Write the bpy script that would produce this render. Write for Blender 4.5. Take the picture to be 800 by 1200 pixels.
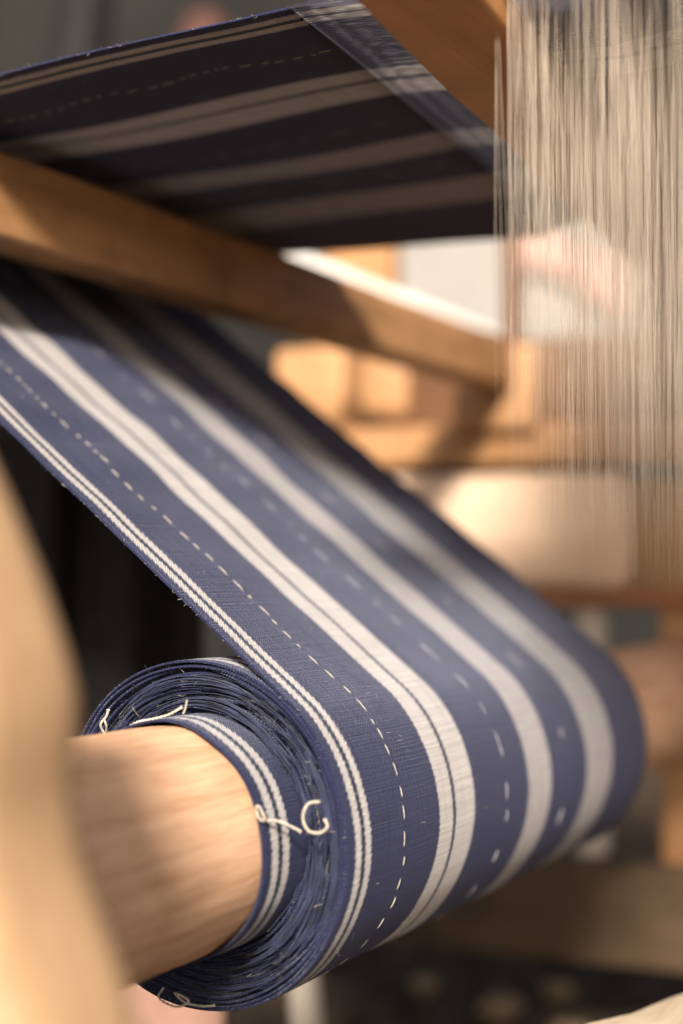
import bpy, bmesh, math, random
from mathutils import Vector, Matrix
random.seed(7)
for o in list(bpy.data.objects): bpy.data.objects.remove(o)
scene = bpy.context.scene
S = 0.09          # one roll radius in metres
ZC = 0.42         # height of the roller axis above the ground
def W(x, y, z): return Vector((x*S, y*S, z*S + ZC))

# ------------------------------------------------------------------ camera
phi = math.atan2(2.57, 4.48); pitch = math.radians(1.924)
fh = Vector((math.cos(phi), math.sin(phi), 0)); rt = Vector((math.sin(phi), -math.cos(phi), 0))
fw = fh*math.cos(pitch) + Vector((0, 0, 1))*math.sin(pitch); up = rt.cross(fw)
cd = bpy.data.cameras.new('camera'); cam = bpy.data.objects.new('camera', cd); scene.collection.objects.link(cam)
cam.matrix_world = Matrix.Translation(W(-6.919, -4.805, 1.569)) @ Matrix((rt, up, -fw)).transposed().to_4x4()
cd.sensor_fit = 'VERTICAL'; cd.sensor_height = 36; cd.sensor_width = 24; cd.lens = 50
cd.clip_start = 0.02; cd.clip_end = 100
cd.dof.use_dof = True; cd.dof.focus_distance = 8.25*S; cd.dof.aperture_fstop = 2.3; cd.dof.aperture_blades = 0
scene.camera = cam

# ------------------------------------------------------------------ light
sd = Vector((-1.28, -0.56, 0.82)).normalized()
wd = bpy.data.worlds.new('World'); scene.world = wd; wd.use_nodes = True
nt = wd.node_tree; bg = nt.nodes['Background']
sky = nt.nodes.new('ShaderNodeTexSky'); sky.sky_type = 'NISHITA'; sky.sun_disc = False
sky.sun_elevation = math.asin(sd.z); sky.sun_rotation = math.atan2(sd.x, sd.y)
sky.air_density = 0.7; sky.dust_density = 4.0; sky.ozone_density = 0.6
nt.links.new(sky.outputs[0], bg.inputs[0]); bg.inputs[1].default_value = 0.066
ld = bpy.data.lights.new('sun', 'SUN'); sun = bpy.data.objects.new('sun', ld); scene.collection.objects.link(sun)
ld.energy = 4.1; ld.angle = math.radians(9); ld.color = (1.0, 0.92, 0.84)
sun.rotation_euler = (-sd).to_track_quat('-Z', 'Y').to_euler()
vs = scene.view_settings; vs.view_transform = 'Standard'; vs.look = 'None'; vs.exposure = 1.08; vs.gamma = 1
try: vs.use_curve_mapping = False
except Exception: pass
scene.render.engine = 'CYCLES'
scene.cycles.use_denoising = True
scene.cycles.max_bounces = 6; scene.cycles.transparent_max_bounces = 4

# ------------------------------------------------------------------ material helpers
def new_mat(name, rough=0.6):
    m = bpy.data.materials.new(name); m.use_nodes = True
    b = m.node_tree.nodes['Principled BSDF']; b.inputs['Roughness'].default_value = rough
    if 'Specular IOR Level' in b.inputs: b.inputs['Specular IOR Level'].default_value = 0.3
    return m, m.node_tree, b
def nd(nt, t, **kw):
    n = nt.nodes.new(t)
    for k, v in kw.items(): setattr(n, k, v)
    return n
def math_n(nt, op, a, b=None, c=None):
    n = nd(nt, 'ShaderNodeMath', operation=op)
    for i, v in enumerate((a, b, c)):
        if v is None: continue
        if isinstance(v, (int, float)): n.inputs[i].default_value = v
        else: nt.links.new(v, n.inputs[i])
    return n.outputs[0]
def ramp(nt, fac, stops, mode='LINEAR'):
    r = nd(nt, 'ShaderNodeValToRGB'); r.color_ramp.interpolation = mode
    e = r.color_ramp.elements
    while len(e) > 1: e.remove(e[-1])
    e[0].position, e[0].color = stops[0][0], (*stops[0][1], 1)
    for p, c in stops[1:]:
        k = e.new(p); k.color = (*c, 1)
    nt.links.new(fac, r.inputs[0]); return r.outputs[0]
def mixc(nt, fac, a, b, blend='MIX'):
    n = nd(nt, 'ShaderNodeMix', data_type='RGBA', blend_type=blend)
    for i, v in ((0, fac), (6, a), (7, b)):
        if isinstance(v, (int, float)): n.inputs[i].default_value = v
        elif isinstance(v, tuple): n.inputs[i].default_value = (*v, 1)
        else: nt.links.new(v, n.inputs[i])
    return n.outputs[2]
def wood(name, dark, light, axis=0, rough=0.55, sc=1.0, bump=0.25, dirt=0.0, along=1.0):
    """planed timber; grain runs along the given world axis"""
    m, nt, b = new_mat(name, rough); L = nt.links
    tc = nd(nt, 'ShaderNodeTexCoord'); mp = nd(nt, 'ShaderNodeMapping')
    L.new(tc.outputs['Object'], mp.inputs[0])
    s = [70*sc]*3; s[axis] = 5*sc*along; mp.inputs['Scale'].default_value = s
    n1 = nd(nt, 'ShaderNodeTexNoise'); L.new(mp.outputs[0], n1.inputs['Vector'])
    n1.inputs['Scale'].default_value = 0.7; n1.inputs['Detail'].default_value = 5; n1.inputs['Distortion'].default_value = 0.8
    mp2 = nd(nt, 'ShaderNodeMapping'); L.new(tc.outputs['Object'], mp2.inputs[0])
    s2 = [420*sc]*3; s2[axis] = 14*sc*along; mp2.inputs['Scale'].default_value = s2
    n2 = nd(nt, 'ShaderNodeTexNoise'); L.new(mp2.outputs[0], n2.inputs['Vector']); n2.inputs['Scale'].default_value = 1.0
    n2.inputs['Detail'].default_value = 3
    f = math_n(nt, 'ADD', math_n(nt, 'MULTIPLY', n1.outputs[0], 0.62), math_n(nt, 'MULTIPLY', n2.outputs[0], 0.38))
    mid = tuple((a*0.4 + c*0.6) for a, c in zip(dark, light))
    col = ramp(nt, f, [(0.30, dark), (0.46, mid), (0.62, light)])
    if dirt:
        n3 = nd(nt, 'ShaderNodeTexNoise'); L.new(tc.outputs['Object'], n3.inputs['Vector']); n3.inputs['Scale'].default_value = 18
        n3.inputs['Detail'].default_value = 5
        df = ramp(nt, n3.outputs[0], [(0.45, (0, 0, 0)), (0.7, (dirt,)*3)])
        col = mixc(nt, df, col, tuple(v*0.45 for v in dark))
    L.new(col, b.inputs['Base Color'])
    bp = nd(nt, 'ShaderNodeBump'); bp.inputs['Strength'].default_value = bump; bp.inputs['Distance'].default_value = 0.0012
    L.new(f, bp.inputs['Height']); L.new(bp.outputs[0], b.inputs['Normal'])
    return m
def plain(name, col, var=0.25, rough=0.8, sc=40, bump=0.2, sheen=0.0):
    m, nt, b = new_mat(name, rough); L = nt.links
    tc = nd(nt, 'ShaderNodeTexCoord'); n = nd(nt, 'ShaderNodeTexNoise'); L.new(tc.outputs['Object'], n.inputs['Vector'])
    n.inputs['Scale'].default_value = sc; n.inputs['Detail'].default_value = 6
    c = ramp(nt, n.outputs[0], [(0.3, tuple(v*(1-var) for v in col)), (0.7, tuple(min(1, v*(1+var)) for v in col))])
    L.new(c, b.inputs['Base Color'])
    bp = nd(nt, 'ShaderNodeBump'); bp.inputs['Strength'].default_value = bump; bp.inputs['Distance'].default_value = 0.002
    L.new(n.outputs[0], bp.inputs['Height']); L.new(bp.outputs[0], b.inputs['Normal'])
    if sheen and 'Sheen Weight' in b.inputs: b.inputs['Sheen Weight'].default_value = sheen
    return m

# striped cloth: colour from the warp order across the web, twill relief from both directions
NAVY = (0.022, 0.025, 0.068); WHITE = (0.58, 0.54, 0.50); TEAL = (0.014, 0.022, 0.040); GREY = (0.43, 0.395, 0.37)
STR = [(-0.22, NAVY), (-0.155, WHITE), (-0.092, TEAL), (-0.043, WHITE), (0.026, NAVY),
       (0.875, WHITE), (1.085, TEAL), (1.115, WHITE), (1.40, NAVY), (2.30, GREY), (2.72, NAVY), (3.43, GREY), (4.03, NAVY)]
U0, UL = -0.4, 5.6
def cloth_mat(name, weave=True):
    m, nt, b = new_mat(name, 0.85); L = nt.links
    b.inputs['Specular IOR Level'].default_value = 0.2; b.inputs['Roughness'].default_value = 0.7
    b.inputs['Sheen Weight'].default_value = 0.22; b.inputs['Sheen Roughness'].default_value = 0.2
    b.inputs['Sheen Tint'].default_value = (0.8, 0.85, 1, 1)
    uv = nd(nt, 'ShaderNodeUVMap'); uv.uv_map = 'UVMap'; sp = nd(nt, 'ShaderNodeSeparateXYZ'); L.new(uv.outputs[0], sp.inputs[0])
    u, v = sp.outputs[0], sp.outputs[1]
    if weave:
        # ragged stripe borders: each weft float pushes the border by one warp end
        saw = math_n(nt, 'FRACT', math_n(nt, 'ADD', math_n(nt, 'MULTIPLY', v, 22.0), math_n(nt, 'MULTIPLY', u, 22.0)))
        uu = math_n(nt, 'ADD', u, math_n(nt, 'MULTIPLY', math_n(nt, 'SUBTRACT', saw, 0.5), 0.022))
        nz = nd(nt, 'ShaderNodeTexNoise'); nz.noise_dimensions = '2D'; L.new(uv.outputs[0], nz.inputs['Vector']); nz.inputs['Scale'].default_value = 3.0
        uu = math_n(nt, 'ADD', uu, math_n(nt, 'MULTIPLY', math_n(nt, 'SUBTRACT', nz.outputs[0], 0.5), 0.016))
    else: uu = u
    fac = math_n(nt, 'DIVIDE', math_n(nt, 'SUBTRACT', uu, U0), UL)
    col = ramp(nt, fac, [(0.0, NAVY)] + [((a-U0)/UL, c) for a, c in STR[1:]], 'CONSTANT')
    if weave:
        tw = math_n(nt, 'MULTIPLY', math_n(nt, 'ADD', math_n(nt, 'SINE', math_n(nt, 'MULTIPLY', math_n(nt, 'ADD', u, v), 2*math.pi*50)), 1.0), 0.5)
        wp = math_n(nt, 'MULTIPLY', math_n(nt, 'ADD', math_n(nt, 'SINE', math_n(nt, 'MULTIPLY', u, 2*math.pi*52)), 1.0), 0.5)
        st = nd(nt, 'ShaderNodeMapping'); L.new(uv.outputs[0], st.inputs[0]); st.inputs['Scale'].default_value = (70, 1.3, 1)
        sn = nd(nt, 'ShaderNodeTexNoise'); sn.noise_dimensions = '2D'; L.new(st.outputs[0], sn.inputs['Vector']); sn.inputs['Scale'].default_value = 1.0; sn.inputs['Detail'].default_value = 3
        wf = nd(nt, 'ShaderNodeMapping'); L.new(uv.outputs[0], wf.inputs[0]); wf.inputs['Scale'].default_value = (1.2, 60, 1)
        wn = nd(nt, 'ShaderNodeTexNoise'); wn.noise_dimensions = '2D'; L.new(wf.outputs[0], wn.inputs['Vector']); wn.inputs['Scale'].default_value = 1.0; wn.inputs['Detail'].default_value = 2
        # the blue weft shows between the floats of the twill, in white stripes and blue alike
        k = math_n(nt, 'MULTIPLY', math_n(nt, 'POWER', tw, 0.7), 0.62)
        col = mixc(nt, k, col, mixc(nt, 0.35, (0.010, 0.012, 0.030), col))
        k2 = math_n(nt, 'ADD', 0.38, math_n(nt, 'MULTIPLY', math_n(nt, 'ADD', sn.outputs[0], wn.outputs[0]), 0.62))
        cr = nd(nt, 'ShaderNodeCombineXYZ')
        for i in range(3): L.new(k2, cr.inputs[i])
        col = mixc(nt, 1.0, col, cr.outputs[0], 'MULTIPLY')
        h = math_n(nt, 'ADD', math_n(nt, 'MULTIPLY', tw, -0.8), math_n(nt, 'ADD', math_n(nt, 'MULTIPLY', wp, 0.3), math_n(nt, 'ADD', sn.outputs[0], wn.outputs[0])))
        bp = nd(nt, 'ShaderNodeBump'); bp.inputs['Strength'].default_value = 0.8; bp.inputs['Distance'].default_value = 0.0008
        L.new(h, bp.inputs['Height']); L.new(bp.outputs[0], b.inputs['Normal'])
    L.new(col, b.inputs['Base Color'])
    if not weave:
        tr = nd(nt, 'ShaderNodeBsdfTranslucent'); L.new(mixc(nt, 0.6, col, (0.8, 0.78, 0.78)), tr.inputs[0])
        mx = nd(nt, 'ShaderNodeMixShader'); mx.inputs[0].default_value = 0.8
        L.new(b.outputs[0], mx.inputs[1]); L.new(tr.outputs[0], mx.inputs[2]); L.new(mx.outputs[0], nt.nodes['Material Output'].inputs[0])
    return m
M = {
 'cloth': cloth_mat('striped_twill'), 'warp': cloth_mat('warp_yarn', False),
 'core': wood('pale_turned_wood', (0.46, 0.225, 0.11), (0.75, 0.47, 0.285), 0, 0.6, 3.6, 0.6, along=0.9, dirt=0.3),
 'post': wood('tan_post_wood', (0.29, 0.175, 0.088), (0.42, 0.265, 0.142), 2, 0.6, 0.6),
 'bar': wood('brown_beam_wood', (0.25, 0.122, 0.048), (0.47, 0.25, 0.108), 0, 0.5, 0.7, dirt=0.6),
 'orange': wood('orange_pine', (0.33, 0.155, 0.060), (0.50, 0.27, 0.12), 1, 0.5, 0.7, dirt=0.3),
 'sley': wood('golden_beater_wood', (0.36, 0.15, 0.045), (0.55, 0.26, 0.085), 0, 0.5, 0.7, dirt=0.3),
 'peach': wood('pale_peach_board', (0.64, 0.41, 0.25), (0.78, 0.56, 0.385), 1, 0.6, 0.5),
 'red': wood('reddish_wood', (0.30, 0.11, 0.05), (0.42, 0.18, 0.08), 1, 0.6),
 'dark': wood('dark_old_wood', (0.06, 0.032, 0.016), (0.13, 0.075, 0.04), 1, 0.7, dirt=0.5),
 'olive': wood('weathered_brown_wood', (0.050, 0.031, 0.016), (0.095, 0.060, 0.031), 1, 0.7, dirt=0.5),
 'pedal': wood('worn_pale_wood', (0.40, 0.30, 0.19), (0.62, 0.50, 0.35), 0, 0.75, 1.0, 0.8, dirt=0.3),
 'stick': wood('bleached_stick_wood', (0.50, 0.43, 0.34), (0.66, 0.58, 0.48), 2, 0.7),
 'pink': wood('pinkish_board_wood', (0.22, 0.115, 0.082), (0.31, 0.18, 0.13), 0, 0.7),
 'grey_thread': plain('greyish_cotton_thread', (0.27, 0.26, 0.28), 0.3, 0.9, 200),
 'white_thread': plain('white_cotton_thread', (0.52, 0.46, 0.37), 0.25, 0.9, 300),
 'blue_thread': plain('blue_cotton_thread', (0.024, 0.029, 0.068), 0.5, 0.9, 60, sheen=0.15),
 'string': plain('beige_heddle_string', (0.48, 0.40, 0.315), 0.2, 0.9, 30),
 'reed': plain('reed_wire', (0.30, 0.26, 0.20), 0.3, 0.5, 60),
 'rod': plain('white_painted_rod', (0.62, 0.60, 0.55), 0.06, 0.4, 20),
 'soot': plain('blackened_wood', (0.012, 0.010, 0.009), 0.4, 0.7, 10),
 'brown': wood('shaded_brown_wood', (0.085, 0.036, 0.014), (0.15, 0.07, 0.03), 1, 0.6),  # brown darkened so the colour itself holds the shade behind the crossbar
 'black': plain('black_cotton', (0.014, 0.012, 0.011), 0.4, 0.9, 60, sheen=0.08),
 'grey_mark': plain('grey_chalk_mark', (0.09, 0.085, 0.08), 0.3, 0.9, 80),
 'sheet': plain('white_sheet_cloth', (0.27, 0.255, 0.23), 0.06, 0.9, 8),
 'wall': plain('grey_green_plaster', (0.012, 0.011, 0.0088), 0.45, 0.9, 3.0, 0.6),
 'ground': plain('brown_earth', (0.055, 0.036, 0.020), 0.6, 0.95, 22, 0.8),
 'stone': plain('beige_stone', (0.20, 0.135, 0.075), 0.35, 0.85, 50),
 'clay': plain('red_clay', (0.085, 0.034, 0.024), 0.25, 0.7, 25),
 'pink_rag': plain('dusty_pink_cotton', (0.52, 0.30, 0.25), 0.15, 0.9, 40),
}

# ------------------------------------------------------------------ object helpers
C = scene.collection
def thing(name, label, cat, loc=(0, 0, 0), group=None, kind=None):
    o = bpy.data.objects.new(name, None); C.objects.link(o); o.location = W(*loc); o.empty_display_size = 0.02
    o['label'] = label; o['category'] = cat
    if group: o['group'] = group
    if kind: o['kind'] = kind
    return o
def tag(o, label=None, cat=None, group=None, kind=None):
    for k, v in (('label', label), ('category', cat), ('group', group), ('kind', kind)):
        if v: o[k] = v
    return o
def base_of(o):
    v = Vector((0, 0, 0))
    while o is not None: v += o.location; o = o.parent
    return v
def link(name, me, m, parent=None, smooth=True):
    o = bpy.data.objects.new(name, me); C.objects.link(o)
    if m is not None: me.materials.append(M[m])
    if smooth:
        for p in me.polygons: p.use_smooth = True
    if parent is not None:
        o.parent = parent; o.location = -base_of(parent)
    return o
def from_bm(name, bm, m, parent=None, smooth=False):
    me = bpy.data.meshes.new(name); bm.to_mesh(me); bm.free(); return link(name, me, m, parent, smooth)
def beam(name, a, b, w, h, m, parent=None, bev=0.05, ref=(0, 0, 1), wob=0.008, seg=10, roll=0.0):
    """a hewn timber from a to b (roll radii), w across and h along ref; edges rounded, faces slightly uneven"""
    a, b = W(*a), W(*b); d = (b-a); L = d.length; d.normalize(); r = Vector(ref)
    s = d.cross(r).normalized(); t = s.cross(d).normalized()
    if roll: q = Matrix.Rotation(roll, 3, d); s = q @ s; t = q @ t
    w, h, bev = w*S/2, h*S/2, min(bev*S, w*S/2.2 if False else bev*S)
    prof = []
    for (cx, cy, a0) in ((w-bev, h-bev, 0), (-w+bev, h-bev, 90), (-w+bev, -h+bev, 180), (w-bev, -h+bev, 270)):
        for k in range(4):
            an = math.radians(a0 + 30*k); prof.append((cx + bev*math.cos(an), cy + bev*math.sin(an)))
    bm = bmesh.new(); rings = []
    ph = [random.uniform(0, 6.3) for _ in range(4)]
    stations = [0, bev*0.4, bev] + [bev + (L-2*bev)*i/seg for i in range(1, seg)] + [L-bev, L-bev*0.4, L]
    for i, l in enumerate(stations):
        e = min(l, L-l); k = 1.0
        ins = bev*(1 - math.sqrt(max(0, 1-(1-min(e, bev)/bev)**2))) if bev > 0 else 0
        dw = wob*S*(math.sin(l*31+ph[0]) + math.sin(l*77+ph[1])); dh = wob*S*(math.sin(l*27+ph[2]) + math.sin(l*83+ph[3]))
        ring = []
        for (x, y) in prof:
            x2 = (abs(x)-ins)*(1 if x > 0 else -1); y2 = (abs(y)-ins)*(1 if y > 0 else -1)
            ring.append(bm.verts.new(a + d*l + s*(x2+dw) + t*(y2+dh)))
        rings.append(ring)
    n = len(prof)
    for i in range(len(rings)-1):
        for j in range(n): bm.faces.new((rings[i][j], rings[i][(j+1) % n], rings[i+1][(j+1) % n], rings[i+1][j]))
    bm.faces.new(rings[0][::-1]); bm.faces.new(rings[-1])
    bmesh.ops.recalc_face_normals(bm, faces=bm.faces)
    return from_bm(name, bm, m, parent, True)
def tubes_mesh(name, lines, m, parent=None, n=5, uvs=None):
    """lines: list of (points in roll radii, radius or list of radii)"""
    V, F, UV = [], [], []
    for li, (pts, rad) in enumerate(lines):
        P = [W(*p) for p in pts]; k0 = len(V); N = len(P)
        prev = None
        for i, p in enumerate(P):
            d = (P[min(i+1, N-1)] - P[max(i-1, 0)])
            if d.length < 1e-9: d = Vector((0, 0, 1))
            d.normalize()
            if prev is None: s = d.orthogonal().normalized()
            else: s = (prev - d*prev.dot(d)); s = s.normalized() if s.length > 1e-6 else d.orthogonal().normalized()
            prev = s; t = d.cross(s); r = (rad[i] if isinstance(rad, (list, tuple)) else rad)*S
            for j in range(n):
                an = 2*math.pi*j/n; V.append(p + s*(r*math.cos(an)) + t*(r*math.sin(an)))
        for i in range(N-1):
            for j in range(n):
                F.append((k0+i*n+j, k0+i*n+(j+1) % n, k0+(i+1)*n+(j+1) % n, k0+(i+1)*n+j))
                if uvs: UV.append(uvs[li])
        F.append(tuple(k0+j for j in range(n))[::-1]); F.append(tuple(k0+(N-1)*n+j for j in range(n)))
        if uvs: UV += [uvs[li]]*2
    me = bpy.data.meshes.new(name); me.from_pydata(V, [], F)
    if uvs:
        ul = me.uv_layers.new(name='UVMap')
        for p, c in zip(me.polygons, UV):
            for l in p.loop_indices: ul.data[l].uv = c
    return link(name, me, m, parent, True)
def lathe(name, c, prof, m, parent=None, n=40):
    bm = bmesh.new(); rings = []
    for (r, z) in prof: rings.append([bm.verts.new(W(c[0]+r*math.cos(2*math.pi*j/n), c[1]+r*math.sin(2*math.pi*j/n), c[2]+z)) for j in range(n)])
    for a, b in zip(rings, rings[1:]):
        for j in range(n): bm.faces.new((a[j], a[(j+1) % n], b[(j+1) % n], b[j]))
    bm.faces.new(rings[0][::-1]); bm.faces.new(rings[-1]); bmesh.ops.recalc_face_normals(bm, faces=bm.faces)
    return from_bm(name, bm, m, parent, True)
def lerp(pts, x):
    if x <= pts[0][0]: return pts[0][1]
    for (a, b), (c, d) in zip(pts, pts[1:]):
        if x <= c: return b + (d-b)*(x-a)/(c-a)
    return pts[-1][1]
FLOOR = -ZC/S

# ------------------------------------------------------------------ setting
bm = bmesh.new()
N = 90
g = [[None]*(N+1) for _ in range(N+1)]
for i in range(N+1):
    for j in range(N+1):
        x = -40 + 160*i/N; y = -70 + 160*j/N
        z = FLOOR - 0.05 + 0.05*(math.sin(x*1.3+y*0.7) + math.sin(y*1.9-x*0.6))*0.5
        g[i][j] = bm.verts.new(W(x, y, z))
for i in range(N):
    for j in range(N): bm.faces.new((g[i][j], g[i+1][j], g[i+1][j+1], g[i][j+1]))
tag(from_bm('ground', bm, 'ground', None, True), kind='structure')

def along(p, q, t): return tuple(a+(b-a)*t for a, b in zip(p, q))
# plaster wall behind the loom, square to the view, about four metres off
fx, fy = fh.x, fh.y; rx, ry = rt.x, rt.y
def far(r, f, z): return (-6.919 + rx*r + fx*f, -4.805 + ry*r + fy*f, z)
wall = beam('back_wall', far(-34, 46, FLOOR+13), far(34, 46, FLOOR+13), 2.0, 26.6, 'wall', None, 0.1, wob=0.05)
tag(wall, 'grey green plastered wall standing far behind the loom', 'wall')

# white sheet hung on the wall
bm = bmesh.new(); cols = 24; grid = []
for i in range(cols+1):
    r = 1.6 + 7.4*i/cols; col = []
    for j in range(9):
        z = 5.6 + 6.6*j/8
        col.append(bm.verts.new(W(*far(r, 42.5 + 0.12*math.sin(i*1.7) + 0.05*math.sin(j*2+i), z - (0.15*math.sin(i*0.9) if j == 0 else 0)))))
    grid.append(col)
for i in range(cols):
    for j in range(8): bm.faces.new((grid[i][j], grid[i+1][j], grid[i+1][j+1], grid[i][j+1]))
o = from_bm('white_sheet', bm, 'sheet', None, True); o.modifiers.new('thickness', 'SOLIDIFY').thickness = 0.004
tag(o, 'bright white sheet hanging before the wall, seen above the crossbar', 'sheet')

# ------------------------------------------------------------------ the loom frame
frame = thing('loom_frame', 'brown wooden loom frame of posts, rails and a slanting crossbar around the cloth', 'loom', (8, 1.5, FLOOR))
XB = [(-1.3, 2.46, 4.18), (9.6, 2.40, 4.02)]
beam('crossbar', XB[0], XB[1], 0.46, 0.62, 'bar', frame, 0.045)
beam('post', (-1.3, 2.5, FLOOR), (-1.3, 2.5, 5.0), 0.5, 0.5, 'bar', frame, ref=(0, 1, 0))
# near bearing post: a thick plank with a rounded bulge where it carries the roller
EDGE = [(FLOOR, -2.0), (-2.0, -1.95), (-0.6, -1.92), (0.0, -1.88), (0.17, -1.84), (0.31, -1.77), (0.50, -1.67), (0.67, -1.60), (0.80, -1.575), (0.94, -1.60),
        (1.06, -1.62), (1.22, -1.58), (1.50, -1.45), (1.80, -1.29), (2.1, -1.1)]
bm = bmesh.new(); rings = []; zs = [FLOOR + (2.0-FLOOR)*i/70 for i in range(71)]
for z in zs + [2.03, 2.05]:
    e = 0.5*lerp(EDGE, z-0.07) + 0.5*lerp(EDGE, z+0.07) - 0.17; ins = {2.03: 0.05, 2.05: 0.14}.get(z, 0)
    x0, x1, y0, y1, c = -3.9+ins, -3.2-ins, e+ins, -1.02-ins, 0.22
    ring = []
    for cx, cy, a0 in ((x1-c, y1-c, 0), (x0+c, y1-c, 90), (x0+c, y0+c, 180), (x1-c, y0+c, 270)):
        for k in range(7):
            an = math.radians(a0+15*k); ring.append(bm.verts.new(W(cx+c*math.cos(an), cy+c*math.sin(an), z)))
    rings.append(ring)
for a, b in zip(rings, rings[1:]):
    for j in range(28): bm.faces.new((a[j], a[(j+1) % 28], b[(j+1) % 28], b[j]))
bm.faces.new(rings[0][::-1]); bm.faces.new(rings[-1]); bmesh.ops.recalc_face_normals(bm, faces=bm.faces)
tag(from_bm('bearing_post', bm, 'post', frame, True), 'tan plank post in the blurred foreground bearing the near roller end')
beam('bearing_block', (-3.3, -0.05, FLOOR), (-3.3, -0.05, -0.655), 0.5, 1.1, 'post', frame, 0.04, ref=(0, 1, 0))
# far side frame in the plane X = 10
beam('side_rail', (10.0, -8.0, 2.84), (10.0, 5.6, 3.10), 0.5, 0.52, 'orange', frame)
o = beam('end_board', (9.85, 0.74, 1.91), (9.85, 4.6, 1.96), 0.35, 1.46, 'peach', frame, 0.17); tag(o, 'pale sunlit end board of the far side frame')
beam('end_board', (10.15, -6.5, 1.86), (10.15, 0.9, 1.88), 0.3, 1.36, 'post', frame, 0.06)
beam('side_rail', (10.1, -8.0, 1.06), (10.1, 4.8, 1.10), 0.5, 0.20, 'red', frame)
beam('post', (10.2, -1.2, FLOOR), (10.2, -1.2, 9), 0.6, 0.8, 'orange', frame, ref=(0, 1, 0))
beam('post', (10.15, 0.12, -2.2), (10.15, 0.12, 1.0), 0.4, 0.66, 'orange', frame, ref=(0, 1, 0))
beam('post', (10.1, 5.3, -2.4), (10.1, 5.3, 4.5), 0.6, 1.1, 'orange', frame, ref=(0, 1, 0))
beam('post', (10.25, 1.4, -2.2), (10.25, 1.4, 1.0), 0.4, 0.34, 'stick', frame, ref=(0, 1, 0))
beam('side_rail', (10.1, -8.0, -2.35), (10.1, 6.5, -2.95), 0.7, 1.25, 'olive', frame)
o = beam('end_block', (9.55, 2.45, 3.72), (10.4, 2.45, 3.72), 1.15, 1.10, 'orange', frame, 0.10); tag(o, 'orange block at the far end of the crossbar')
beam('post', (11.9, 3.15, 3.0), (11.9, 3.15, 11.0), 0.26, 0.26, 'brown', frame, ref=(0, 1, 0))
beam('side_rail', (11.9, -2, 3.95), (11.9, 5.2, 4.05), 0.4, 1.35, 'brown', frame)  # added dark plank standing in for the shaded recess below the crossbar
o = beam('cross_piece', (11.7, 4.75, 4.12), (11.7, 6.5, 4.2), 0.4, 1.05, 'orange', frame, 0.2)
beam('cross_piece', (13.2, 5.72, 6.3), (13.2, 7.0, 6.3), 0.4, 1.5, 'orange', frame)
# breast rod that carries the cloth back towards the roller
ROD_R = 0.13; RC = (((4.68-ROD_R)*0.79096 - 1 - ROD_R)/0.61186, 4.68-ROD_R)
tubes_mesh('breast_rod', [([(-1.3, RC[0], RC[1]), (10.0, RC[0], RC[1])], ROD_R-0.012)], 'bar', frame, 20)
pA, pB = (11.05, 7.77, 6.71), (13.4, 3.8, 4.88)
o = tubes_mesh('white_rod', [([pA, along(pA, pB, 0.01), along(pA, pB, 0.5), along(pA, pB, 0.99), pB], [0.08, 0.13, 0.13, 0.13, 0.08])], 'rod', None, 14)
tag(o, 'white pole slanting down behind the crossbar, seen in the gap under the upper cloth', 'pole')

# ------------------------------------------------------------------ roller core
bm = bmesh.new(); n = 72; rings = []
xs = [-3.5] + [-3.5 + 0.12*i for i in range(1, 42)] + [2, 4, 5.5, 7, 9.8]
for x in xs:
    ring = []
    for j in range(n):
        t = 2*math.pi*j/n
        r = 0.645 + 0.006*math.sin(3*t+x*2.1) + 0.004*math.sin(7*t-x*4) + 0.003*math.sin(13*t+x*7)
        ring.append(bm.verts.new(W(x, r*math.cos(t), r*math.sin(t))))
    rings.append(ring)
for a, b in zip(rings, rings[1:]):
    for j in range(n): bm.faces.new((a[j], a[(j+1) % n], b[(j+1) % n], b[j]))
bm.faces.new(rings[0][::-1]); bm.faces.new(rings[-1]); bmesh.ops.recalc_face_normals(bm, faces=bm.faces)
tag(from_bm('wooden_roller', bm, 'core', None, True), 'round pale wooden roller holding the wound striped cloth', 'roller')

# ------------------------------------------------------------------ the woven web
cloth = thing('striped_cloth', 'navy cloth with cream stripes running over the loom and wound onto the roller', 'cloth', (2, 0, -1))
T0 = math.radians(127.724)
N0 = Vector((0, math.cos(T0), math.sin(T0)))
TURNS = 12.56
def rad(tau): return lerp([(0, 1), (1, 0.985), (2, 0.958), (3, 0.935), (4, 0.905), (5, 0.865), (6, 0.84), (7, 0.81), (8, 0.775), (9, 0.745), (10, 0.70), (11.4, 0.685), (12.56, 0.657)], tau)
def xedge(tau): return lerp([(0, -0.22), (1, -0.225), (2, -0.215), (3, -0.20), (4, -0.17), (5, -0.10), (6, -0.13), (7, -0.06), (8, -0.09), (9, -0.08), (10, -0.10), (11.45, -0.12), (11.6, -0.53), (12.6, -0.54)], tau)
rnd = random.Random(3)
HARM = [(rnd.uniform(0.7, 9), rnd.uniform(0, 6.3)) for _ in range(14)]
def wav(s, k0=0, k1=14): return sum(math.sin(f*s+p) for f, p in HARM[k0:k1])/math.sqrt(k1-k0)
def fell_y(x): return -0.63 + (x+0.3)*0.102
def sag(u): return 0.22*max(0.0, (u-3.3)/1.65)**2
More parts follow.
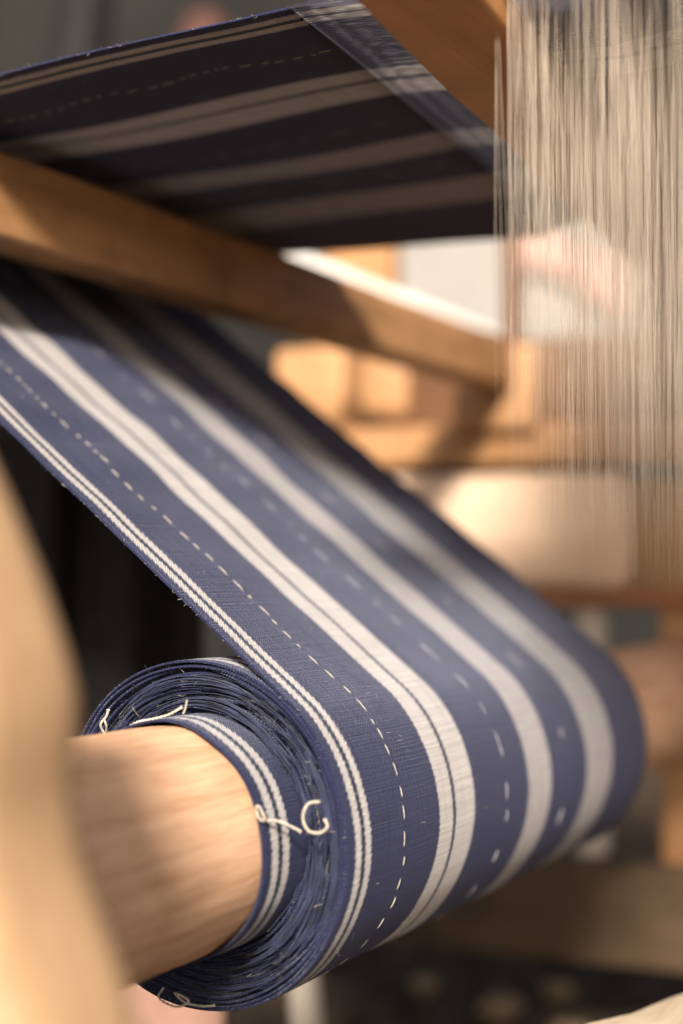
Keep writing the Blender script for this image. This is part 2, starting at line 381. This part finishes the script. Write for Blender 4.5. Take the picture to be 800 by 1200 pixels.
# rows of the web: (v, function of cross distance d -> (x, y, z))
rows = []; v = 0.0
def row_top(t):
    def f(d):
        x = -0.22 + d; y0 = RC[0]; y = fell_y(x) + (y0-fell_y(x))*t
        return (x, y, 4.68 + 0.012*math.sin(y*2.1+x*1.3) - 0.02*math.sin(math.pi*t) - sag(x)*(1-t)**1.2)
    return f
for i in range(25):
    rows.append((i/24*4.7, row_top(i/24)))
v = 4.7
for i in range(1, 13):
    a = math.radians(90 - i/12*(90 + 180 - 0)) if False else math.radians(90) - math.radians(142.276)*i/12
    rows.append((v + 0.32*i/12, (lambda a: (lambda d: (-0.22+d, RC[0]+ROD_R*math.cos(a), RC[1]+ROD_R*math.sin(a))))(a)))
v += 0.32
p1 = (RC[0]+ROD_R*math.cos(math.radians(-52.276)), RC[1]+ROD_R*math.sin(math.radians(-52.276)))
p2 = (N0.y, N0.z); LF = math.hypot(p1[0]-p2[0], p1[1]-p2[1])
VFLAT0 = v
for i in range(1, 61):
    t = i/60
    def f(d, t=t):
        s = t*LF; damp = math.sin(math.pi*min(1, t))
        h = damp*min(1, 0.35+d)*(0.007*math.sin(s*1.7+d*1.2) + 0.005*math.sin(s*3.1-d*2.3) + 0.006*math.sin(s*6.3+d*4.1) + 0.004*math.sin(s*11-d*1.3))
        x = -0.22 + d + damp*0.004*math.sin(s*2.3)*math.exp(-d)
        return (x, p1[0]+(p2[0]-p1[0])*t + N0.y*h, p1[1]+(p2[1]-p1[1])*t + N0.z*h)
    rows.append((v + LF*t, f))
v += LF; VROLL0 = v
STEP = 84
for i in range(1, int(TURNS*STEP)+1):
    tau = i/STEP; th = T0 + 2*math.pi*tau; r0 = rad(tau)
    v += r0*2*math.pi/STEP
    amp = lerp([(0, 0.0), (0.9, 0.0), (1.3, 0.004), (2.5, 0.007), (4, 0.012), (6, 0.018), (8.5, 0.017), (9.7, 0.010), (10.8, 0.004), (13, 0.002)], tau)
    ax = lerp([(0, 0.004), (1, 0.012), (2.5, 0.016), (4, 0.03), (6, 0.045), (9, 0.04), (10, 0.02), (13, 0.01)], tau)
    xe = xedge(tau) + ax*wav(th*1.0)
    def f(d, th=th, r0=r0, amp=amp, xe=xe, tau=tau):
        k = math.exp(-d/0.22)
        r = r0 + amp*k*wav(th*0.9+2, 3, 14) + amp*0.4*k*math.sin(th*4+d*9)
        if tau < 1.2:
            g = min(1.0, tau/0.1) if tau < 0.5 else 1.0
            r += g*(0.004*math.sin(d*2.2+th*2) + 0.003*math.sin(d*5.1-th*3) - 0.004*math.exp(-d/0.05))
        return (xe + d*(5.17+xe*-1-0.22+0.0)/5.17 if False else xe + d, r*math.cos(th), r*math.sin(th))
    rows.append((v, f))
DS = [0, 0.02, 0.05, 0.09, 0.14, 0.2, 0.28, 0.38, 0.5, 0.7, 0.95, 1.25, 1.6, 2.0, 2.5, 3.0, 3.5, 4.0, 4.5, 4.85, 5.1, 5.17]
V, F, UVv = [], [], []
for vv, f in rows:
    for d in DS: V.append(W(*f(d))); UVv.append((-0.22+d, vv))
nc = len(DS)
for i in range(len(rows)-1):
    for j in range(nc-1): F.append((i*nc+j, i*nc+j+1, (i+1)*nc+j+1, (i+1)*nc+j))
me = bpy.data.meshes.new('woven_web'); me.from_pydata(V, [], F)
ul = me.uv_layers.new(name='UVMap')
for l in me.loops: ul.data[l.index].uv = UVv[l.vertex_index]
web = link('woven_web', me, 'cloth', cloth)
sm = web.modifiers.new('thickness', 'SOLIDIFY'); sm.thickness = 0.013*S; sm.offset = 0

# point on the outward face of the web, from length v and cross position u
def surf(vv, u, off=0.012):
    k = 0
    lo, hi = 0, len(rows)-1
    while hi-lo > 1:
        mid = (lo+hi)//2
        if rows[mid][0] <= vv: lo = mid
        else: hi = mid
    a, b = Vector(rows[lo][1](u+0.22)), Vector(rows[hi][1](u+0.22))
    t = (vv-rows[lo][0])/max(1e-9, rows[hi][0]-rows[lo][0]); p = a.lerp(b, t)
    d = (b-a).normalized(); nrm = Vector((1, 0, 0)).cross(d)
    ref = Vector((0, p.y, p.z)) if vv > VROLL0 else (N0 if vv > VFLAT0 else Vector((0, 0, -1)))
    if nrm.dot(ref) < 0: nrm = -nrm
    return p + nrm*off
# running stitches floated along the web
def stitches(u0, wid, lmin, lmax, gmin, gmax, va, vb, wob, seed, white_r):
    r = random.Random(seed); lines = []; x = va; c = 0
    while x < vb:
        L = r.uniform(lmin, lmax); u = u0 + wob*wav(x*0.9+seed) + r.uniform(-0.008, 0.008)
        m = 5; pts = []
        for i in range(m):
            s = x + L*i/(m-1); e = 0.005 if i in (0, m-1) else 0.0085
            pts.append(tuple(surf(s, u, e)))
        lines.append((pts, [wid*0.5, wid, wid, wid, wid*0.5])); x += L + r.uniform(gmin, gmax)
    return lines
VE = VROLL0 + 2.6
st = stitches(0.44, 0.0029, 0.03, 0.11, 0.02, 0.07, 0.05, VE, 0.03, 2, 0)
o = tubes_mesh('running_stitch', st, 'white_thread', cloth, 5); tag(o, kind='stuff')
st = stitches(1.93, 0.0048, 0.04, 0.20, 0.05, 0.22, 0.3, VE, 0.02, 5, 0) + stitches(3.04, 0.006, 0.06, 0.20, 0.3, 0.7, 0.3, VE, 0.02, 8, 0)
o = tubes_mesh('running_stitch', st, 'grey_thread', cloth, 5); tag(o, kind='stuff')

# open warp between the fell and the reed and on through the heddles
lines, uvs = [], []
r = random.Random(11)
for i in range(300):
    u = -0.21 + 5.14*i/299; x = u; s = 1 if i % 2 else -1
    pts = [(x, fell_y(x)+0.02, 4.68-sag(x)), (x+r.uniform(-.006, .006), fell_y(x)-0.35, 4.68+s*0.03-sag(x)*0.45), (x, fell_y(x)-0.62, 4.68+s*0.06), (x, -2.1, 4.70+s*0.16), (x, -3.0, 4.70+s*0.10), (x, -9.0, 4.9)]
    lines.append((pts, 0.0072)); uvs.append((u, 0.0))
o = tubes_mesh('warp_threads', lines, 'warp', cloth, 4, uvs); tag(o, kind='stuff')

# frayed blue yarns lying over the end of the roll
lines = []; r = random.Random(21)
for i in range(280):
    rr = r.uniform(0.70, 0.955); th = r.uniform(0, 2*math.pi); span = r.uniform(0.2, 1.3); x0 = r.uniform(-0.20, -0.06)
    dr = r.uniform(-0.03, 0.03); m = 10; pts = []; p1_, p2_ = r.uniform(0, 6), r.uniform(0, 6); ddx = r.uniform(-0.05, 0.05)
    for k in range(m):
        t = k/(m-1); q = rr + dr*t + 0.007*math.sin(p1_+t*5); x = x0 + ddx*t + 0.012*math.sin(p2_+t*6)
        a = th + span*t; q = min(0.965, max(0.69, q)); pts.append((x, q*math.cos(a), q*math.sin(a)))
    lines.append((pts, r.uniform(0.0014, 0.0032)))
for gq in range(16):
    rr = r.uniform(0.72, 0.93); th = r.choice((r.uniform(0.3, 2.0), r.uniform(2.2, 3.6), r.uniform(3.6, 6.0))); span = r.uniform(0.5, 1.2); x0 = r.uniform(-0.22, -0.10)
    bow = r.uniform(-0.02, 0.03); slope = r.uniform(-0.05, 0.05); fan = r.uniform(0.012, 0.035)
    for k in range(16):
        o1, o2 = r.uniform(-1, 1), r.uniform(-1, 1); s0, s1 = r.uniform(-0.08, 0.05), r.uniform(-0.05, 0.12); pts = []
        for q in range(10):
            t = q/9; fz = 0.35 + 0.65*math.sin(math.pi*min(1, t*1.1+0.05)); a = th + s0 + (span+s1-s0)*t
            rq = min(0.965, max(0.70, rr + slope*t + bow*math.sin(math.pi*t) + fan*o1*fz)); pts.append((x0 + 0.03*o2*fz - 0.03*math.sin(math.pi*t), rq*math.cos(a), rq*math.sin(a)))
        lines.append((pts, r.uniform(0.002, 0.0036)))
o = tubes_mesh('frayed_yarn', lines, 'blue_thread', cloth, 4); tag(o, kind='stuff')
# lint and broken fibres standing off the selvedge, the faces of the cloth and the roll end
r = random.Random(77); hb, hw = [], []
def hair(p, n, L, rd, dest):
    d = (Vector(n) + Vector((r.uniform(-1, 1), r.uniform(-1, 1), r.uniform(-1, 1)))*0.8).normalized(); c = Vector((r.uniform(-1, 1), r.uniform(-1, 1), r.uniform(-1, 1)))*0.5
    p = Vector(p); dest.append(([tuple(p), tuple(p+d*L*0.35), tuple(p+d*L*0.7+c*L*0.25), tuple(p+d*L+c*L*0.6)], [rd, rd, rd, rd*0.4]))
for i in range(420):
    vv = r.uniform(0.1, VROLL0+3.5); p = surf(vv, -0.218, 0.0); hair(p, (-1, 0, 0), r.uniform(0.010, 0.032), r.uniform(0.0006, 0.0011), hb if r.random() < 0.6 else hw)
for i in range(260):
    vv = r.uniform(0.1, VROLL0+3.0); u = r.uniform(-0.2, 1.6); p = surf(vv, u, 0.006); q = surf(vv, u, 0.03); hair(p, (q-p).normalized()*0.6, r.uniform(0.015, 0.05), r.uniform(0.0005, 0.0010), hw if r.random() < 0.5 else hb)
for i in range(260):
    a, q = r.uniform(0, 6.28), r.uniform(0.70, 0.98); hair((r.uniform(-0.22, -0.1), q*math.cos(a), q*math.sin(a)), (-1, 0, 0), r.uniform(0.03, 0.11), r.uniform(0.0008, 0.0016), hb if r.random() < 0.75 else hw)
tag(tubes_mesh('lint', hb, 'blue_thread', cloth, 3), kind='stuff'); tag(tubes_mesh('lint', hw, 'white_thread', cloth, 3), kind='stuff')
def loose(pts, rd=0.010, sub=5):
    P = [Vector(p) for p in pts]; out = []
    for i in range(len(P)-1):
        a, b, c, d = P[max(i-1, 0)], P[i], P[i+1], P[min(i+2, len(P)-1)]
        for k in range(sub):
            t = k/sub
            out.append(tuple(0.5*((2*b) + (c-a)*t + (2*a-5*b+4*c-d)*t*t + (3*b-a-3*c+d)*t**3)))
    out.append(tuple(P[-1]))
    # two plies twisted round each other, spreading a little at the free end
    A, B = [], []; N = len(out)
    fine = [tuple(Vector(out[i]).lerp(Vector(out[i+1]), k/4)) for i in range(N-1) for k in range(4)] + [out[-1]]
    for i, p in enumerate(fine):
        q = Vector(fine[min(i+1, len(fine)-1)]) - Vector(fine[max(i-1, 0)]); q.normalize()
        a = q.cross(Vector((0.3, 0.5, 0.8))).normalized(); b = q.cross(a); an = i*0.75
        off = (a*math.cos(an) + b*math.sin(an))*rd*(0.5 + (0.5 if i > len(fine)-4 else 0))
        A.append(tuple(Vector(p)+off)); B.append(tuple(Vector(p)-off))
    return tubes_mesh('loose_thread', [(A, rd*0.55), (B, rd*0.55)], 'white_thread', cloth, 5)
tag(loose([(-.36, -.91, .28), (-.40, -.86, .27), (-.42, -.84, .20), (-.40, -.86, .13), (-.38, -.92, .12), (-.36, -.955, .15), (-.36, -.94, .19)], 0.0085), 'cream thread end curled into a loop beside the selvedge')
tag(loose([(-.57, -.70, .20), (-.60, -.68, .27), (-.58, -.65, .25), (-.55, -.66, .19), (-.48, -.72, .18), (-.42, -.78, .14), (-.38, -.80, .115)], 0.0085), 'cream thread end with a knot hanging from the inner band')
loose([(-.34, .13, -.86), (-.40, .12, -.90), (-.40, .0, -.93), (-.36, -.06, -.90), (-.36, .04, -.87), (-.34, -.02, -.92), (-.32, -.12, -.93), (-.30, -.19, -.92)], 0.007)
loose([(-.3, .60, .54), (-.34, .60, .60), (-.33, .565, .65), (-.33, .55, .69)], 0.008)
loose([(-.32, .57, .56), (-.36, .54, .60), (-.37, .55, .64)], 0.007)
loose([(-.48, .32, .60), (-.50, .20, .655), (-.5, .12, .672), (-.46, .02, .70), (-.42, -.05, .745)], 0.008)
loose([(-.52, -.13, .72), (-.50, -.13, .75), (-.48, -.125, .79)], 0.005)

# ------------------------------------------------------------------ beater
beater = thing('beater', 'golden wooden beater bar hanging across the open warp beside the heddles', 'beater', (2.5, -1.2, 4.3))
def by(x): return -1.36 + (x+0.82)*0.1216
a, b = (-2.0, by(-2.0)-0.3, 4.47), (7.2, by(7.2)-0.3, 4.47)
beam('shuttle_race', a, b, 0.6, 0.22, 'sley', beater, 0.03)
beam('upper_bar', (-2.0, by(-2)-0.46, 5.15), (7.2, by(7.2)-0.46, 5.15), 0.30, 0.30, 'sley', beater, 0.05)
lines = []
for i in range(215):
    x = -0.45 + 5.6*i/214; lines.append(([(x, by(x)-0.38, 4.55), (x, by(x)-0.38, 5.05)], 0.006))
tag(tubes_mesh('reed', lines, 'reed', beater, 4), kind='stuff')

# ------------------------------------------------------------------ heddle shafts
HL = ['hanging string heddles nearest the beater, a beige curtain of cords', 'middle row of beige heddle cords between the two other rows', 'beige heddle cords farthest from the beater, at the right picture edge']
for k, y in enumerate((-1.98, -2.42, -2.86)):
    h = thing('heddle_shaft', HL[k], 'heddles', (2.5, y, 8.6), 'rows of string heddles')
    zt, zb = 8.6, (2.0, 1.8, 1.55)[k]
    beam('shaft_bar', (-1.0, y, zt), (6.2, y, zt), 0.22, 0.4, 'sley', h, 0.04)
    r = random.Random(40+k); lines = []
    NS = (780, 860, 860)[k]
    for i in range(NS):
        x = -0.16 + 5.5*(i + r.uniform(-0.5, 0.5))/NS; ze = 4.68 + r.uniform(-0.15, 0.15); yo = r.gauss(0, 0.07); dz = r.uniform(-0.40, 0.22) + r.uniform(-0.30, 0.22)
        sw = r.uniform(-0.12, 0.12); sy = r.uniform(-0.11, 0.11); ph = r.uniform(0, 6.3)
        pts = []
        for q in range(9):
            t = q/8; z = zt-0.2 + (zb-dz-zt+0.2)*t; pin = math.sin(math.pi*t*0.9)
            pts.append((x + pin*sw*0.45*math.sin(3*t+ph), y + yo*min(1, t*3) + pin*sy*math.sin(2.5*t+ph), z))
        lines.append((pts, [r.uniform(0.0009, 0.0018)]*7 + [0.0009, 0.0004]))
    tag(tubes_mesh('heddle_string', lines, 'string', h, 4), kind='stuff')
# dusty pink cloth slung over the upper part of the white sheet
bm = bmesh.new(); grid = []
for i in range(25):
    t = i/24; c = far(4.9+3.6*t, 42.0 + 0.06*math.sin(i*1.3), 10.75 - 0.9*t + 0.25*math.sin(t*5)); hgt = 0.75 - 0.25*math.sin(t*4)
    grid.append([bm.verts.new(W(c[0] + 0.04*math.sin(j*2+i), c[1], c[2] + hgt*(j/4-0.5)*2)) for j in range(5)])
for i in range(24):
    for j in range(4): bm.faces.new((grid[i][j], grid[i+1][j], grid[i+1][j+1], grid[i][j+1]))
o = from_bm('pink_cloth', bm, 'pink_rag', None, True); o.modifiers.new('thickness', 'SOLIDIFY').thickness = 0.003
tag(o, 'dusty pink cloth slung across the white sheet, blurred behind the heddle cords', 'cloth')

# ------------------------------------------------------------------ things behind and below
bench = thing('weaver_bench', 'brown wooden bench behind the cloth under the black fabric', 'bench', (5.4, 6.2, FLOOR))
A, B = (2.6, 6.6, 4.35), (6.2, 4.7, 4.35)
beam('seat', A, B, 1.4, 0.25, 'bar', bench)
for t in (0.12, 0.9):
    p = along(A, B, t); beam('leg', (p[0], p[1]+0.2, FLOOR), (p[0], p[1]+0.2, 4.2), 0.4, 0.4, 'bar', bench, ref=(0, 1, 0))
beam('stretcher', (2.9, 6.6, 0.35), (6.1, 4.9, 0.35), 0.3, 0.4, 'orange', bench)
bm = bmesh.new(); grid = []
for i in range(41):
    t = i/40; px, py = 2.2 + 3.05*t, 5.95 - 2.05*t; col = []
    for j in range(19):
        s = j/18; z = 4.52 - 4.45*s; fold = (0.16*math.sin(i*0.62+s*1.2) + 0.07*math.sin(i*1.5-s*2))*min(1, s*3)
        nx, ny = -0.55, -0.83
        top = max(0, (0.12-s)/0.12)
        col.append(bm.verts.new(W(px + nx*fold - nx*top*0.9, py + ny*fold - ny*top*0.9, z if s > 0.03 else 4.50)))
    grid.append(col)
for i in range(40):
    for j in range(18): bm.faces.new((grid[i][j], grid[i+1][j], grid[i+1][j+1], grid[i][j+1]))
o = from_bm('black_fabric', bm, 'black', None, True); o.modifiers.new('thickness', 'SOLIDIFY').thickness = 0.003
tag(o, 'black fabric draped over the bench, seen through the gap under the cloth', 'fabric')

pb = thing('plank_bench', 'worn pale wooden plank bench crossing the bottom right corner', 'bench', (2.4, -2.3, FLOOR))
A, B = (0.35, -1.58, -1.50), (4.5, -2.98, -1.50)
beam('seat', A, B, 0.8, 0.28, 'pedal', pb, 0.03, wob=0.01)
for t in (0.12, 0.88):
    p = along(A, B, t); beam('leg', (p[0], p[1], FLOOR), (p[0], p[1], -1.64), 0.3, 0.5, 'pedal', pb, ref=(0, 1, 0))
o = beam('pale_stick', (6.10, 2.93, FLOOR), (5.85, 3.17, -1.2), 0.30, 0.30, 'stick', None, 0.1, ref=(0, 1, 0))
tag(o, 'pale bleached stick standing below the roll', 'stick')
o = beam('pinkish_board', (3.6, 5.2, -3.1), (4.95, 3.35, -3.1), 0.3, 3.0, 'pink', None, 0.05)
tag(o, 'pinkish wooden board standing on edge under the roll', 'board')
# top left background
o = beam('dark_pole', far(-9.6, 38, FLOOR), far(-6.9, 40, 20), 1.2, 1.2, 'soot', None, 0.3, ref=(0, 1, 0))
tag(o, 'dark slanted pole leaning at the wall, at the top left', 'pole')
lp = far(-3.65, 38, 14.2)
o = lathe('clay_pot', lp, [(0.3, 0), (0.7, 0.4), (0.85, 1.0), (0.7, 1.6), (0.5, 1.85), (0.55, 2.0)], 'clay'); tag(o, 'reddish clay pot on a shelf against the wall at the top', 'pot')
o = beam('wall_shelf', far(-9, 38.4, 14.05), far(-1.5, 38.4, 14.05), 2.2, 0.25, 'olive', None, 0.05); tag(o, 'narrow brown shelf on the back wall under the clay pot', 'shelf')
# stones on the earth
def stone(c, s, seed):
    r = random.Random(seed); bm = bmesh.new(); bmesh.ops.create_icosphere(bm, subdivisions=3, radius=1)
    ph = [r.uniform(0, 6) for _ in range(3)]
    for vtx in bm.verts:
        p = vtx.co.copy(); k = 1 + 0.12*math.sin(3*p.x+ph[0]) + 0.1*math.sin(4*p.y+ph[1]) + 0.08*math.sin(5*p.z+ph[2])
        vtx.co = W(c[0] + p.x*k*s, c[1] + p.y*k*s*0.8, FLOOR + (p.z*k*0.55 + 0.4)*s)
    return bm
for i, (x, y, s, lab) in enumerate([(11.2, 3.1, 0.34, 'rounded beige stone lying on the earth left of its neighbour, below the roll'), (12.3, 2.7, 0.27, 'smaller beige stone on the earth behind the bottom rail'),
                           (10.6, 1.9, 0.30, 'beige stone on the earth nearest the pale plank'), (11.7, 4.5, 0.25, 'small beige stone on the earth near the pale stick')]):
    tag(from_bm('stone', stone((x, y), s, i), 'stone', None, True), lab, 'stone', 'stones on the earth floor')
r = random.Random(5); bm = bmesh.new()
for i in range(700):
    x = r.uniform(8.9, 22); y = r.uniform(-3, 9); s = r.uniform(0.04, 0.16)
    b2 = bmesh.ops.create_icosphere(bm, subdivisions=1, radius=s*S)
    M4 = Matrix.Translation(W(x, y, FLOOR+s*0.3)) @ Matrix.Rotation(r.uniform(0, 6), 4, 'Z') @ Matrix.Diagonal((1, r.uniform(.6, 1), r.uniform(.5, .8), 1))
    bmesh.ops.transform(bm, matrix=M4, verts=b2['verts'])
tag(from_bm('gravel', bm, 'ground', None, True), kind='stuff')
